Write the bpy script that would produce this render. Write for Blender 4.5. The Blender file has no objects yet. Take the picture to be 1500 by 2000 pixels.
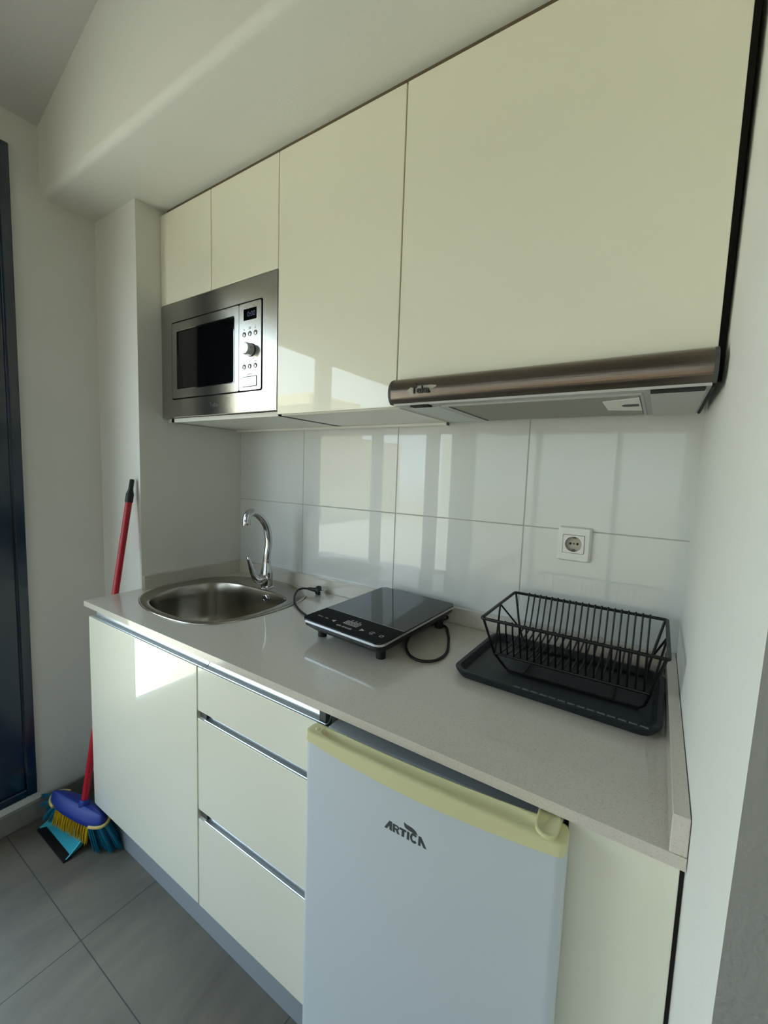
import bpy, bmesh, math, random
from mathutils import Vector, Matrix
random.seed(7)
C = bpy.context.scene.collection
PI = math.pi

# ---------------------------------------------------------------- helpers
def lin(v):
    v /= 255.0
    return v / 12.92 if v <= 0.04045 else ((v + 0.055) / 1.055) ** 2.4
def rgb(r, g, b): return (lin(r), lin(g), lin(b), 1.0)

def mat(name, col, rough=0.5, metal=0.0, coat=0.0, spec=0.5, bump=None, vary=None, aniso=0.0, coat_rough=0.03):
    """bump=(scale, strength, stretch xyz)   vary=(scale, amount, second colour)"""
    m = bpy.data.materials.new(name); m.use_nodes = True
    nt = m.node_tree; b = nt.nodes['Principled BSDF']
    b.inputs['Base Color'].default_value = col
    b.inputs['Roughness'].default_value = rough
    b.inputs['Metallic'].default_value = metal
    b.inputs['Coat Weight'].default_value = coat
    b.inputs['Coat Roughness'].default_value = coat_rough
    b.inputs['Specular IOR Level'].default_value = spec
    b.inputs['Anisotropic'].default_value = aniso
    tc = nt.nodes.new('ShaderNodeTexCoord')
    if bump:
        mp = nt.nodes.new('ShaderNodeMapping'); nz = nt.nodes.new('ShaderNodeTexNoise'); bp = nt.nodes.new('ShaderNodeBump')
        mp.inputs['Scale'].default_value = bump[2] if len(bump) > 2 else (1, 1, 1)
        nz.inputs['Scale'].default_value = bump[0]; nz.inputs['Detail'].default_value = 4
        bp.inputs['Strength'].default_value = bump[1]; bp.inputs['Distance'].default_value = 0.002
        nt.links.new(tc.outputs['Object'], mp.inputs['Vector']); nt.links.new(mp.outputs[0], nz.inputs['Vector'])
        nt.links.new(nz.outputs['Fac'], bp.inputs['Height']); nt.links.new(bp.outputs[0], b.inputs['Normal'])
    if vary:
        nz = nt.nodes.new('ShaderNodeTexNoise'); rp = nt.nodes.new('ShaderNodeValToRGB')
        nz.inputs['Scale'].default_value = vary[0]; nz.inputs['Detail'].default_value = 5
        nt.links.new(tc.outputs['Object'], nz.inputs['Vector'])
        rp.color_ramp.elements[0].position = 0.5 - vary[1]; rp.color_ramp.elements[1].position = 0.5 + vary[1]
        rp.color_ramp.elements[0].color = col; rp.color_ramp.elements[1].color = vary[2]
        nt.links.new(nz.outputs['Fac'], rp.inputs['Fac']); nt.links.new(rp.outputs['Color'], b.inputs['Base Color'])
    return m

def glow(name, col, strength):
    m = bpy.data.materials.new(name); m.use_nodes = True
    b = m.node_tree.nodes['Principled BSDF']
    b.inputs['Base Color'].default_value = (0.01, 0.01, 0.012, 1)
    b.inputs['Emission Color'].default_value = col; b.inputs['Emission Strength'].default_value = strength
    return m

def link(name, bm, m, parent=None, smooth=False, mats=None):
    me = bpy.data.meshes.new(name)
    bmesh.ops.recalc_face_normals(bm, faces=bm.faces[:])
    bm.to_mesh(me); bm.free()
    if mats:
        for x in mats: me.materials.append(x)
    else: me.materials.append(m)
    if smooth:
        for p in me.polygons: p.use_smooth = True
        try: me.set_sharp_from_angle(angle=math.radians(smooth if smooth is not True else 40))
        except Exception: pass
    o = bpy.data.objects.new(name, me); C.objects.link(o)
    if parent: o.parent = parent
    return o

def thing(name, label, cat, loc=(0, 0, 0), rz=0.0, group=None):
    o = bpy.data.objects.new(name, None); C.objects.link(o)
    o.empty_display_size = 0.05
    o.location = loc; o.rotation_euler = (0, 0, rz); o['label'] = label; o['category'] = cat
    if group: o['group'] = group
    return o
def tag(o, label, cat, group=None):
    o['label'] = label; o['category'] = cat
    if group: o['group'] = group
    return o
def struct(o): o['kind'] = 'structure'; return o

def add_box(bm, x0, x1, y0, y1, z0, z1, bev=0.0, seg=2, mi=0):
    g = bmesh.ops.create_cube(bm, size=1.0)
    vs = g['verts']
    for v in vs:
        v.co = Vector((x0 + (v.co.x + .5) * (x1 - x0), y0 + (v.co.y + .5) * (y1 - y0), z0 + (v.co.z + .5) * (z1 - z0)))
    fs = set(f for v in vs for f in v.link_faces)
    if bev > 0:
        es = list(set(e for v in vs for e in v.link_edges))
        r = bmesh.ops.bevel(bm, geom=es, offset=bev, segments=seg, profile=0.5, affect='EDGES')
        fs = set(f for v in r['verts'] for f in v.link_faces) | set(r['faces'])
    for f in fs: f.material_index = mi
    return bm
def box(*a, **k): return add_box(bmesh.new(), *a, **k)

def add_prism(bm, pts, axis, a0, a1, mi=0):
    """extrude a 2-D outline along an axis; pts are in the other two axes (order x,y / x,z / y,z)"""
    def P(p, a):
        if axis == 'z': return (p[0], p[1], a)
        if axis == 'y': return (p[0], a, p[1])
        return (a, p[0], p[1])
    A = [bm.verts.new(P(p, a0)) for p in pts]; B = [bm.verts.new(P(p, a1)) for p in pts]
    n = len(pts)
    for i in range(n):
        bm.faces.new((A[i], A[(i + 1) % n], B[(i + 1) % n], B[i])).material_index = mi
    bm.faces.new(A).material_index = mi; bm.faces.new(B[::-1]).material_index = mi
    return bm
def prism(*a, **k): return add_prism(bmesh.new(), *a, **k)

def catmull(pts, n=8, closed=False):
    P = [Vector(p) for p in pts]; out = []; N = len(P)
    for i in range(N if closed else N - 1):
        if closed: a, b, c, d = P[i - 1], P[i], P[(i + 1) % N], P[(i + 2) % N]
        else: a, b, c, d = P[max(i - 1, 0)], P[i], P[i + 1], P[min(i + 2, N - 1)]
        for k in range(n):
            t = k / n
            out.append(0.5 * ((2 * b) + (c - a) * t + (2 * a - 5 * b + 4 * c - d) * t * t + (3 * b - a - 3 * c + d) * t ** 3))
    if not closed: out.append(P[-1])
    return out

def add_tube(bm, pts, r, segs=10, closed=False, cap=True, flat=1.0):
    P = [Vector(p) for p in pts]; n = len(P)
    R = r if isinstance(r, (list, tuple)) else [r] * n
    rings = []; up = None
    for i in range(n):
        if closed: t = P[(i + 1) % n] - P[i - 1]
        else: t = P[min(i + 1, n - 1)] - P[max(i - 1, 0)]
        t.normalize()
        if up is None:
            up = Vector((0, 0, 1)) if abs(t.z) < .9 else Vector((0, 1, 0))
        s = t.cross(up)
        if s.length < 1e-6: s = t.orthogonal()
        s.normalize(); up = s.cross(t).normalized()
        rings.append([bm.verts.new(P[i] + (s * math.cos(a) * R[i] + up * math.sin(a) * R[i] * flat)) for a in [2 * PI * k / segs for k in range(segs)]])
    for i in range(n if closed else n - 1):
        A, B = rings[i], rings[(i + 1) % n]
        for k in range(segs):
            bm.faces.new((A[k], A[(k + 1) % segs], B[(k + 1) % segs], B[k]))
    if cap and not closed:
        bm.faces.new(rings[0]); bm.faces.new(rings[-1][::-1])
    return bm
def tube(*a, **k): return add_tube(bmesh.new(), *a, **k)

def add_lathe(bm, prof, segs=32, M=None, sx=1.0, sy=1.0):
    """prof: (radius, height) pairs about z, closed with caps when radius is > 0 at the ends"""
    M = M or Matrix.Identity(4); rings = []
    for r, z in prof:
        if r < 1e-6: rings.append([bm.verts.new(M @ Vector((0, 0, z)))])
        else: rings.append([bm.verts.new(M @ Vector((r * sx * math.cos(2 * PI * k / segs), r * sy * math.sin(2 * PI * k / segs), z))) for k in range(segs)])
    for A, B in zip(rings, rings[1:]):
        for k in range(segs):
            a0, a1 = A[k % len(A)], A[(k + 1) % len(A)]; b0, b1 = B[k % len(B)], B[(k + 1) % len(B)]
            f = [a0, a1, b1, b0]; g = []
            for v in f:
                if v not in g: g.append(v)
            if len(g) > 2: bm.faces.new(g)
    if len(rings[0]) > 1: bm.faces.new(rings[0][::-1])
    if len(rings[-1]) > 1: bm.faces.new(rings[-1])
    return bm
def lathe(*a, **k): return add_lathe(bmesh.new(), *a, **k)

def along(p, d):
    """matrix that puts local z along d at point p"""
    return Matrix.Translation(Vector(p)) @ Vector(d).to_track_quat('Z', 'Y').to_matrix().to_4x4()

def resample(pts, n):
    P = [Vector(p) for p in pts]; L = [0]
    for i in range(len(P)): L.append(L[-1] + (P[(i + 1) % len(P)] - P[i]).length)
    out = []; j = 0
    for k in range(n):
        s = L[-1] * k / n
        while L[j + 1] < s: j += 1
        out.append(P[j].lerp(P[(j + 1) % len(P)], (s - L[j]) / max(L[j + 1] - L[j], 1e-9)))
    return out

def loft(bm, rings, cap0=False, cap1=False, mi=0):
    R = [[bm.verts.new(p) for p in r] for r in rings]
    for A, B in zip(R, R[1:]):
        n = len(A)
        for k in range(n): bm.faces.new((A[k], A[(k + 1) % n], B[(k + 1) % n], B[k])).material_index = mi
    if cap0: bm.faces.new(R[0][::-1])
    if cap1: bm.faces.new(R[-1])
    return bm

def rrect(x0, x1, y0, y1, r, n=6):
    out = []
    for cx, cy, a in ((x1 - r, y1 - r, 0), (x0 + r, y1 - r, PI / 2), (x0 + r, y0 + r, PI), (x1 - r, y0 + r, 1.5 * PI)):
        for k in range(n + 1):
            t = a + PI / 2 * k / n; out.append((cx + r * math.cos(t), cy + r * math.sin(t)))
    return out

def plate_with_hole(bm, outer, inner, z0, z1):
    """a slab in plan with a hole through it"""
    vo = [bm.verts.new((p[0], p[1], z1)) for p in outer]; vi = [bm.verts.new((p[0], p[1], z1)) for p in inner]
    es = [bm.edges.new((v[i], v[(i + 1) % len(v)])) for v in (vo, vi) for i in range(len(v))]
    fs = bmesh.ops.triangle_fill(bm, edges=es, use_beauty=True)['geom']
    top = [f for f in fs if isinstance(f, bmesh.types.BMFace)]
    ex = bmesh.ops.extrude_face_region(bm, geom=top)
    for v in ex['geom']:
        if isinstance(v, bmesh.types.BMVert): v.co.z = z0
    return bm

def text_mesh(body, size, M, name, m, parent, depth=0.0004, shear=0.0, sx=1.0, bold=0.0):
    cu = bpy.data.curves.new(name, 'FONT'); cu.body = body; cu.size = size; cu.extrude = depth; cu.shear = shear
    cu.align_x = 'CENTER'; cu.align_y = 'CENTER'; cu.offset = bold
    t = bpy.data.objects.new('tmp', cu); C.objects.link(t)
    bpy.context.view_layer.update()
    me = bpy.data.meshes.new_from_object(t.evaluated_get(bpy.context.evaluated_depsgraph_get()))
    bpy.data.objects.remove(t); bpy.data.curves.remove(cu)
    me.transform(M @ Matrix.Diagonal((sx, 1, 1, 1)))
    me.materials.clear(); me.materials.append(m); me.name = name
    o = bpy.data.objects.new(name, me); C.objects.link(o); o.parent = parent
    return o

# ---------------------------------------------------------------- materials
M_wall = mat('painted_plaster', rgb(218, 218, 213), 0.75, bump=(260, 0.25))
M_ceil = mat('ceiling_paint', rgb(196, 195, 194), 0.85, bump=(200, 0.35))
M_cream = mat('cream_lacquer', rgb(230, 227, 210), 0.35, coat=1.0, coat_rough=0.012)
M_creamlow = M_cream
M_carc = mat('white_melamine', rgb(222, 222, 216), 0.4)
M_dark = mat('dark_parts_gap_shade', rgb(24, 22, 22), 0.8)  # near-black for dark parts, also stands in for shade in gaps
M_darkpl = mat('dark_grey_plastic', rgb(70, 72, 72), 0.6)
M_alu = mat('brushed_aluminium', rgb(222, 228, 232), 0.33, 0.85, bump=(600, 0.05, (0.02, 1, 1)))
M_steel = mat('brushed_steel', rgb(186, 186, 184), 0.21, 1.0, bump=(700, 0.05, (0.015, 1, 1)), aniso=.9)
_t = M_steel.node_tree.nodes.new('ShaderNodeTangent'); _t.direction_type = 'RADIAL'; _t.axis = 'Z'
M_steel.node_tree.links.new(_t.outputs[0], M_steel.node_tree.nodes['Principled BSDF'].inputs['Tangent'])
M_steel.node_tree.nodes['Principled BSDF'].inputs['Anisotropic Rotation'].default_value = .25
M_hoodsteel = mat('hood_steel', rgb(112, 102, 94), 0.24, 1.0, bump=(600, 0.15, (0.015, 1, 1)))
M_sink = mat('sink_steel', rgb(176, 171, 162), 0.2, 1.0, bump=(900, 0.08))
M_chrome = mat('chrome', rgb(205, 206, 208), 0.06, 1.0)
M_plinth = mat('plinth_foil', rgb(165, 172, 178), 0.35, 0.35)
M_hoodgrey = mat('hood_grey_paint', rgb(176, 177, 174), 0.45)
M_filter = mat('filter_grille', rgb(158, 158, 144), 0.6, bump=(900, 0.8))
M_white = mat('white_plastic', rgb(222, 222, 218), 0.3)
M_whiteshade = mat('shaded_socket_well', rgb(176, 170, 156), 0.45)  # white plastic with the shade inside the well put into its colour
M_blackglass = mat('black_glass', rgb(8, 9, 11), 0.03, spec=0.45)
M_panel = mat('matt_control_strip', rgb(4, 5, 5), 0.5, spec=.05)
M_blackpl = mat('black_plastic', rgb(12, 12, 13), 0.4)
M_rubber = mat('black_rubber', rgb(9, 9, 10), 0.5)
M_wire = mat('black_coated_wire', rgb(7, 7, 7), 0.4, spec=.35)
M_tray = mat('charcoal_tray', rgb(21, 28, 34), 0.42, spec=.4, bump=(160, 0.4))
M_fridge = mat('fridge_paint', rgb(196, 202, 208), 0.3, bump=(120, 0.06))
M_handle = mat('aged_cream_plastic', rgb(208, 204, 158), 0.33)
M_ink = mat('grey_print', rgb(62, 68, 68), 0.5)
M_inklight = mat('light_print', rgb(190, 190, 190), 0.5)
M_inkblack = mat('black_print', rgb(15, 15, 15), 0.5)
M_inkdim = mat('faint_print', rgb(110, 112, 112), 0.5)
M_sticker = mat('worn_film', rgb(168, 162, 150), 0.5)
M_red = mat('red_pole_paint', rgb(172, 18, 40), 0.3)
M_blue = mat('blue_plastic', rgb(16, 44, 132), 0.5)
M_yellow = mat('yellow_bristle', rgb(205, 170, 12), 0.6)
M_cyanbr = mat('teal_bristle', rgb(10, 118, 150), 0.6)
M_bumper = mat('straw_bumper', rgb(205, 178, 105), 0.5)
M_pan = mat('turquoise_plastic', rgb(70, 184, 204), 0.35)
M_doorframe = mat('navy_aluminium', rgb(20, 38, 58), 0.2, 0.0, coat=0.5)
M_base = mat('grey_skirting', rgb(120, 118, 112), 0.5, vary=(9, .3, rgb(135, 132, 126)))
M_beige = mat('render_beige', rgb(214, 202, 172), 0.9)
M_conc = mat('terrace_concrete', rgb(196, 190, 174), 0.9)
M_shadeband = mat('shaded_band', rgb(150, 142, 118), 0.9)  # darker beige, shade on the tower's storeys painted as bands

def tiled_wall_material():
    m = mat('glossy_white_tile', rgb(206, 209, 208), 0.3, coat=1.0, coat_rough=0.012)
    return m
M_tile = tiled_wall_material()
M_grout = mat('grey_grout', rgb(172, 172, 168), 0.9)

def counter_material():
    m = mat('beige_quartz', rgb(188, 184, 170), 0.3, coat=0.8, coat_rough=0.045)
    nt = m.node_tree; b = nt.nodes['Principled BSDF']
    tc = nt.nodes.new('ShaderNodeTexCoord'); n1 = nt.nodes.new('ShaderNodeTexNoise'); n1.inputs['Scale'].default_value = 420
    rp = nt.nodes.new('ShaderNodeValToRGB'); e = rp.color_ramp.elements
    e[0].position = .28; e[0].color = rgb(176, 167, 152); e[1].position = .42; e[1].color = rgb(200, 193, 181)
    x = e.new(.66); x.color = rgb(202, 196, 185); x = e.new(.8); x.color = rgb(212, 207, 198)
    nt.links.new(tc.outputs['Object'], n1.inputs['Vector']); nt.links.new(n1.outputs['Fac'], rp.inputs['Fac']); nt.links.new(rp.outputs['Color'], b.inputs['Base Color'])
    return m
M_counter = counter_material()

def floor_material():
    m = mat('grey_cement_tile', rgb(110, 110, 108), 0.5)
    nt = m.node_tree; b = nt.nodes['Principled BSDF']; N = nt.nodes.new; L = nt.links.new
    tc = N('ShaderNodeTexCoord'); mp = N('ShaderNodeMapping'); L(tc.outputs['Object'], mp.inputs['Vector'])
    mp.inputs['Location'].default_value = (-0.286, 0.768, 0)
    sx = N('ShaderNodeSeparateXYZ'); L(mp.outputs[0], sx.inputs[0])
    def line(sock):
        d = N('ShaderNodeMath'); d.operation = 'DIVIDE'; d.inputs[1].default_value = 0.61; L(sock, d.inputs[0])
        a = N('ShaderNodeMath'); a.operation = 'ROUND'; L(d.outputs[0], a.inputs[0])
        s = N('ShaderNodeMath'); s.operation = 'SUBTRACT'; L(d.outputs[0], s.inputs[0]); L(a.outputs[0], s.inputs[1])
        ab = N('ShaderNodeMath'); ab.operation = 'ABSOLUTE'; L(s.outputs[0], ab.inputs[0])
        c = N('ShaderNodeMath'); c.operation = 'LESS_THAN'; c.inputs[1].default_value = 0.0023; L(ab.outputs[0], c.inputs[0])
        return c
    mx = N('ShaderNodeMath'); mx.operation = 'MAXIMUM'; L(line(sx.outputs[0]).outputs[0], mx.inputs[0]); L(line(sx.outputs[1]).outputs[0], mx.inputs[1])
    n1 = N('ShaderNodeTexNoise'); n1.inputs['Scale'].default_value = 3.2; n1.inputs['Detail'].default_value = 8; n1.inputs['Roughness'].default_value = .62; n1.inputs['Distortion'].default_value = .6
    m2 = N('ShaderNodeMapping'); m2.inputs['Scale'].default_value = (1.6, .8, 1); m2.inputs['Rotation'].default_value = (0, 0, .5)
    L(tc.outputs['Object'], m2.inputs[0]); L(m2.outputs[0], n1.inputs['Vector'])
    rp = N('ShaderNodeValToRGB'); e = rp.color_ramp.elements
    e[0].position = .3; e[0].color = rgb(86, 81, 74); e[1].position = .72; e[1].color = rgb(128, 120, 107)
    L(n1.outputs['Fac'], rp.inputs['Fac'])
    mix = N('ShaderNodeMix'); mix.data_type = 'RGBA'; L(mx.outputs[0], mix.inputs[0]); L(rp.outputs['Color'], mix.inputs[6]); mix.inputs[7].default_value = rgb(62, 62, 62)
    L(mix.outputs[2], b.inputs['Base Color'])
    bp = N('ShaderNodeBump'); bp.inputs['Strength'].default_value = .12; bp.inputs['Distance'].default_value = .003; L(n1.outputs['Fac'], bp.inputs['Height']); L(bp.outputs[0], b.inputs['Normal'])
    return m
M_floor = floor_material()

def pane_material(nm='clear_pane', c=(.93, .96, .95, 1)):
    m = bpy.data.materials.new(nm); m.use_nodes = True
    nt = m.node_tree; nt.nodes.remove(nt.nodes['Principled BSDF'])
    o = nt.nodes['Material Output']; t = nt.nodes.new('ShaderNodeBsdfTransparent'); g = nt.nodes.new('ShaderNodeBsdfGlossy')
    g.inputs['Roughness'].default_value = 0.0; t.inputs['Color'].default_value = c
    f = nt.nodes.new('ShaderNodeFresnel'); f.inputs['IOR'].default_value = 1.45
    mx = nt.nodes.new('ShaderNodeMixShader')
    ge = nt.nodes.new('ShaderNodeNewGeometry'); mm = nt.nodes.new('ShaderNodeMath'); mm.operation = 'MULTIPLY'; iv = nt.nodes.new('ShaderNodeMath'); iv.operation = 'SUBTRACT'; iv.inputs[0].default_value = 1
    nt.links.new(ge.outputs['Backfacing'], iv.inputs[1]); nt.links.new(f.outputs[0], mm.inputs[0]); nt.links.new(iv.outputs[0], mm.inputs[1])
    nt.links.new(mm.outputs[0], mx.inputs[0]); nt.links.new(t.outputs[0], mx.inputs[1]); nt.links.new(g.outputs[0], mx.inputs[2]); nt.links.new(mx.outputs[0], o.inputs[0])
    return m
M_pane = pane_material(); M_tint = pane_material('added_window_tint', (.52, .53, .51, 1))  # the tint dims the sky seen through the added window

# ---------------------------------------------------------------- setting
XW, XR, YE, YB, XE = -0.324, 1.626, -0.840, -3.3, 4.2     # left wall, right wall, end of right wall, wall behind, far right wall
ZC = 0.889                                                # worktop surface
def zceil(x): return 2.490 + (x - XW) * 0.352

struct(link('floor', box(XW - .2, XE + .1, YB - .1, .25, -.12, 0), M_floor))
# sloping ceiling
struct(link('ceiling', prism([(XW - .2, zceil(XW - .2)), (XE + .1, zceil(XE + .1)), (XE + .1, zceil(XE + .1) + .12), (XW - .2, zceil(XW - .2) + .12)], 'y', YB - .1, .25), M_ceil))
# dropped beam over the cabinets
bm = prism([(XW, 2.262), (XE, 2.262), (XE, zceil(XE)), (XW, zceil(XW))], 'y', -0.589, 0.0)
es = [e for e in bm.edges if all(abs(v.co.y + .589) < 1e-4 and abs(v.co.z - 2.262) < 1e-3 for v in e.verts)]
bmesh.ops.bevel(bm, geom=es, offset=.022, segments=5, profile=.5, affect='EDGES')
struct(link('ceiling_beam', bm, M_wall, smooth=30))
# back wall with large glossy tiles between worktop and cabinets
bm = bmesh.new(); add_box(bm, XW - .2, XE, 0.0082, .25, 0, 4.1, mi=0); add_box(bm, 0, XR + .02, .0005, .0082, .3, 1.9, mi=1)
xs = [-.0525, .3794, .8109, 1.2423, 1.6738]; zs = [.889, 1.2166, 1.546]; g = .0013
for i in range(4):
    for j in range(2):
        a = max(xs[i] + g, 0.0005); b_ = min(xs[i + 1] - g, XR + .008)
        add_box(bm, a, b_, 0, .008, zs[j] + g, zs[j + 1] - g, .0008, 1, mi=2)
struct(link('wall_back', bm, None, mats=[M_wall, M_grout, M_tile]))
# column at the left end of the worktop
struct(link('wall_column', prism([(XW, -.419), (-.029, -.419), (0, .0), (0, .0075), (XW, .0075)], 'z', 0, 2.262), M_wall))
# left wall with the opening of the terrace door
D0, D1, DZ0, DZ1 = -.673, -3.15, .108, 2.383
bm = bmesh.new()
add_prism(bm, [(D0, 0), (.25, 0), (.25, 4), (D0, 4)], 'x', XW - .2, XW)
add_prism(bm, [(D1, DZ1), (D0, DZ1), (D0, 4), (D1, 4)], 'x', XW - .2, XW)
add_prism(bm, [(D1, 0), (D0, 0), (D0, DZ0), (D1, DZ0)], 'x', XW - .2, XW)
add_prism(bm, [(YB, 0), (D1, 0), (D1, 4), (YB, 4)], 'x', XW - .2, XW)
struct(link('wall_left', bm, M_wall))
# right wall block: leans a little, ends at YE
bm = bmesh.new()
prof = [(0, XR), (.95, XR), (1.57, XR + .0085), (2.3, XR + .017), (4.05, XR + .03)]
A = [[bm.verts.new((x, y, z)) for y in (.0, YE)] for z, x in prof]
B = [[bm.verts.new((XE, y, z)) for y in (.0, YE)] for z, x in prof]
for i in range(len(prof) - 1):
    bm.faces.new((A[i][0], A[i][1], A[i + 1][1], A[i + 1][0]))
    bm.faces.new((A[i][1], B[i][1], B[i + 1][1], A[i + 1][1]))
    bm.faces.new((A[i][0], A[i + 1][0], B[i + 1][0], B[i][0]))
    bm.faces.new((B[i][0], B[i + 1][0], B[i + 1][1], B[i][1]))
bm.faces.new((A[0][0], B[0][0], B[0][1], A[0][1])); bm.faces.new((A[-1][0], A[-1][1], B[-1][1], B[-1][0]))
es = [e for e in bm.edges if all(abs(v.co.y - YE) < 1e-4 and v.co.x < 2 for v in e.verts) and abs(e.verts[0].co.z - e.verts[1].co.z) > .1]
bmesh.ops.bevel(bm, geom=es, offset=.004, segments=3, profile=.5, affect='EDGES')
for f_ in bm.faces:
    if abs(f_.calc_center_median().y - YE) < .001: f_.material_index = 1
struct(link('wall_right', bm, None, smooth=30, mats=[M_wall, mat('grey_end_face', rgb(146, 146, 142), .8, bump=(200, .4))]))  # end face coloured darker than the rest of the wall
struct(link('wall_far_right', box(XE, XE + .1, YB, YE, 0, 4.1), M_wall))
WX0, WX1, WZ0, WZ1 = -.26, 1.95, .05, 2.15
bm = box(XW - .2, WX0, YB - .1, YB, 0, 4.1); add_box(bm, WX1, XE + .1, YB - .1, YB, 0, 4.1); add_box(bm, WX0, WX1, YB - .1, YB, 0, WZ0); add_box(bm, WX0, WX1, YB - .1, YB, WZ1, 4.1)
struct(link('wall_front', bm, M_wall))
wn = bpy.data.objects.new('added_window', None); C.objects.link(wn); struct(wn)  # unseen window, added to light the cabinet fronts and beam
bm = box(WX0, WX1, YB - .09, YB - .03, WZ0, WZ0 + .05)
add_box(bm, WX0, WX1, YB - .09, YB - .03, WZ1 - .05, WZ1)
for x in (WX0, WX0 + (WX1 - WX0) / 3 - .02, WX0 + 2 * (WX1 - WX0) / 3 - .02, WX1 - .05): add_box(bm, x, x + .05, YB - .09, YB - .03, WZ0 + .05, WZ1 - .05)
link('added_window_frame', bm, M_doorframe, wn); link('pane', box(WX0 + .03, WX1 - .03, YB - .062, YB - .058, WZ0 + .03, WZ1 - .03), M_tint, wn)
bm = bmesh.new(); add_box(bm, XW, XW + .011, YB, -.419, 0, .075, .002, 1); struct(link('baseboard_left', bm, M_base))
struct(link('baseboard_back', box(XW + .011, -.045, -.43, -.419, 0, .075, .002, 1), M_base))

# terrace door in the left wall: navy frame, two panes, shutter lowered a little
fr = thing('door_1', '', 'door'); del fr['label']; del fr['category']; struct(fr)
bm = bmesh.new(); X0, X1 = XW - .07, XW + .012
add_box(bm, X0, X1, D0 - .030, D0, DZ0, DZ1, .003)
add_box(bm, X0, X1, D1, D1 + .03, DZ0, DZ1, .003)
add_box(bm, X0, X1, D1 + .03, D0 - .03, DZ1 - .03, DZ1, .003)
add_box(bm, X0, X1, D1 + .03, D0 - .03, DZ0, DZ0 + .03, .003)
link('frame', bm, M_doorframe, fr)
def sash(y0, y1, x0, x1, w0, w1):
    s = box(x0, x1, y0, y0 + w0, DZ0 + .03, DZ1 - .03, .004)
    add_box(s, x0, x1, y1 - w1, y1, DZ0 + .03, DZ1 - .03, .004)
    add_box(s, x0, x1, y0 + w0, y1 - w1, DZ0 + .03, DZ0 + .19, .004)
    add_box(s, x0, x1, y0 + w0, y1 - w1, DZ1 - .32, DZ1 - .03, .004)
    o = link('sash', s, M_doorframe, fr)
    p = box((x0 + x1) / 2 - .002, (x0 + x1) / 2 + .002, y0 + w0 - .01, y1 - w1 + .01, DZ0 + .17, DZ1 - .31); link('pane', p, M_pane, o)
    return o
sash(-1.62, D0 - .031, XW - .035, XW + .002, .10, .185)
sash(-2.60, -1.60, XW - .068, XW - .037, .10, .10)
sash(D1 + .031, -2.58, XW - .035, XW + .002, .08, .10)
# terrace and the houses outside, seen only in reflections
struct(link('terrace', box(-5.5, XW - .2, -9, 6, -.2, .02), M_conc))
struct(link('terrace_parapet', box(-5.7, -5.5, -9, 6, -.2, .75), M_beige))
def house(name, x0, x1, y0, y1, z0, z1, bands, mt=None):
    bm = box(x0, x1, y0, y1, z0, z1)
    for k in range(bands):
        z = z1 - 1.2 - k * 3.0
        add_box(bm, x0 - .05, x1 + .05, y0 - .05, y1 + .05, z - 1.3, z, mi=1)
    return struct(link(name, bm, None, mats=[mt or M_beige, M_shadeband]))
house('house_tower', -42, -30, -42, -33, -20, 9.5, 9)
house('house_neighbour', -12.5, -8.2, -15, -8.6, -6, 2.6, 0)
house('house_low', -20, -12, -9, 8, -8, -.5, 0, M_conc)

# ---------------------------------------------------------------- worktop
outer = [(-.035, -.609), (XR - .001, -.609), (XR - .001, -.001), (.0005, -.001), (-.0275, -.4205), (-.035, -.4205)]
S_out = [(.103, -.500), (.04, -.452), (-.006, -.346), (-.008, -.234), (.032, -.143), (.105, -.075), (.223, -.040), (.362, -.038), (.475, -.075), (.522, -.135), (.541, -.237), (.535, -.360), (.508, -.448), (.470, -.498), (.41, -.527), (.317, -.537), (.200, -.531)]
S_bowl = [(.145, -.485), (.088, -.428), (.056, -.333), (.064, -.245), (.104, -.185), (.171, -.155), (.246, -.148), (.36, -.148), (.440, -.158), (.485, -.188), (.505, -.266), (.507, -.351), (.490, -.425), (.451, -.479), (.399, -.504), (.320, -.512), (.225, -.510)]
so = [Vector((p.x, p.y, 0)) for p in resample(catmull([(a, b, 0) for a, b in S_out], 8, True), 96)]
sb = [Vector((p.x, p.y, 0)) for p in resample(catmull([(a, b, 0) for a, b in S_bowl], 8, True), 96)]
cen = Vector((.27, -.3, 0))
hole = [cen + (p - cen) * .975 for p in so]
wt = thing('worktop', 'beige speckled stone worktop with short upstands running from the sink to the right wall', 'worktop', (0, 0, 0))
link('counter_slab', plate_with_hole(bmesh.new(), outer, [(p.x, p.y) for p in hole], .8712, ZC), M_counter, wt)
u = box(.019, XR - .022, -.020, -.001, ZC + .0002, .941, .001, 1); link('upstand', u, M_counter, wt)
u = prism([(.0005, -.0005), (-.0285, -.4185), (-.0095, -.4198), (.0185, -.0195)], 'z', ZC + .0002, .941); link('upstand', u, M_counter, wt)
u = box(XR - .0200, XR - .001, -.609, -.001, ZC + .0002, .941, .001, 1); link('upstand', u, M_counter, wt)

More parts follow.
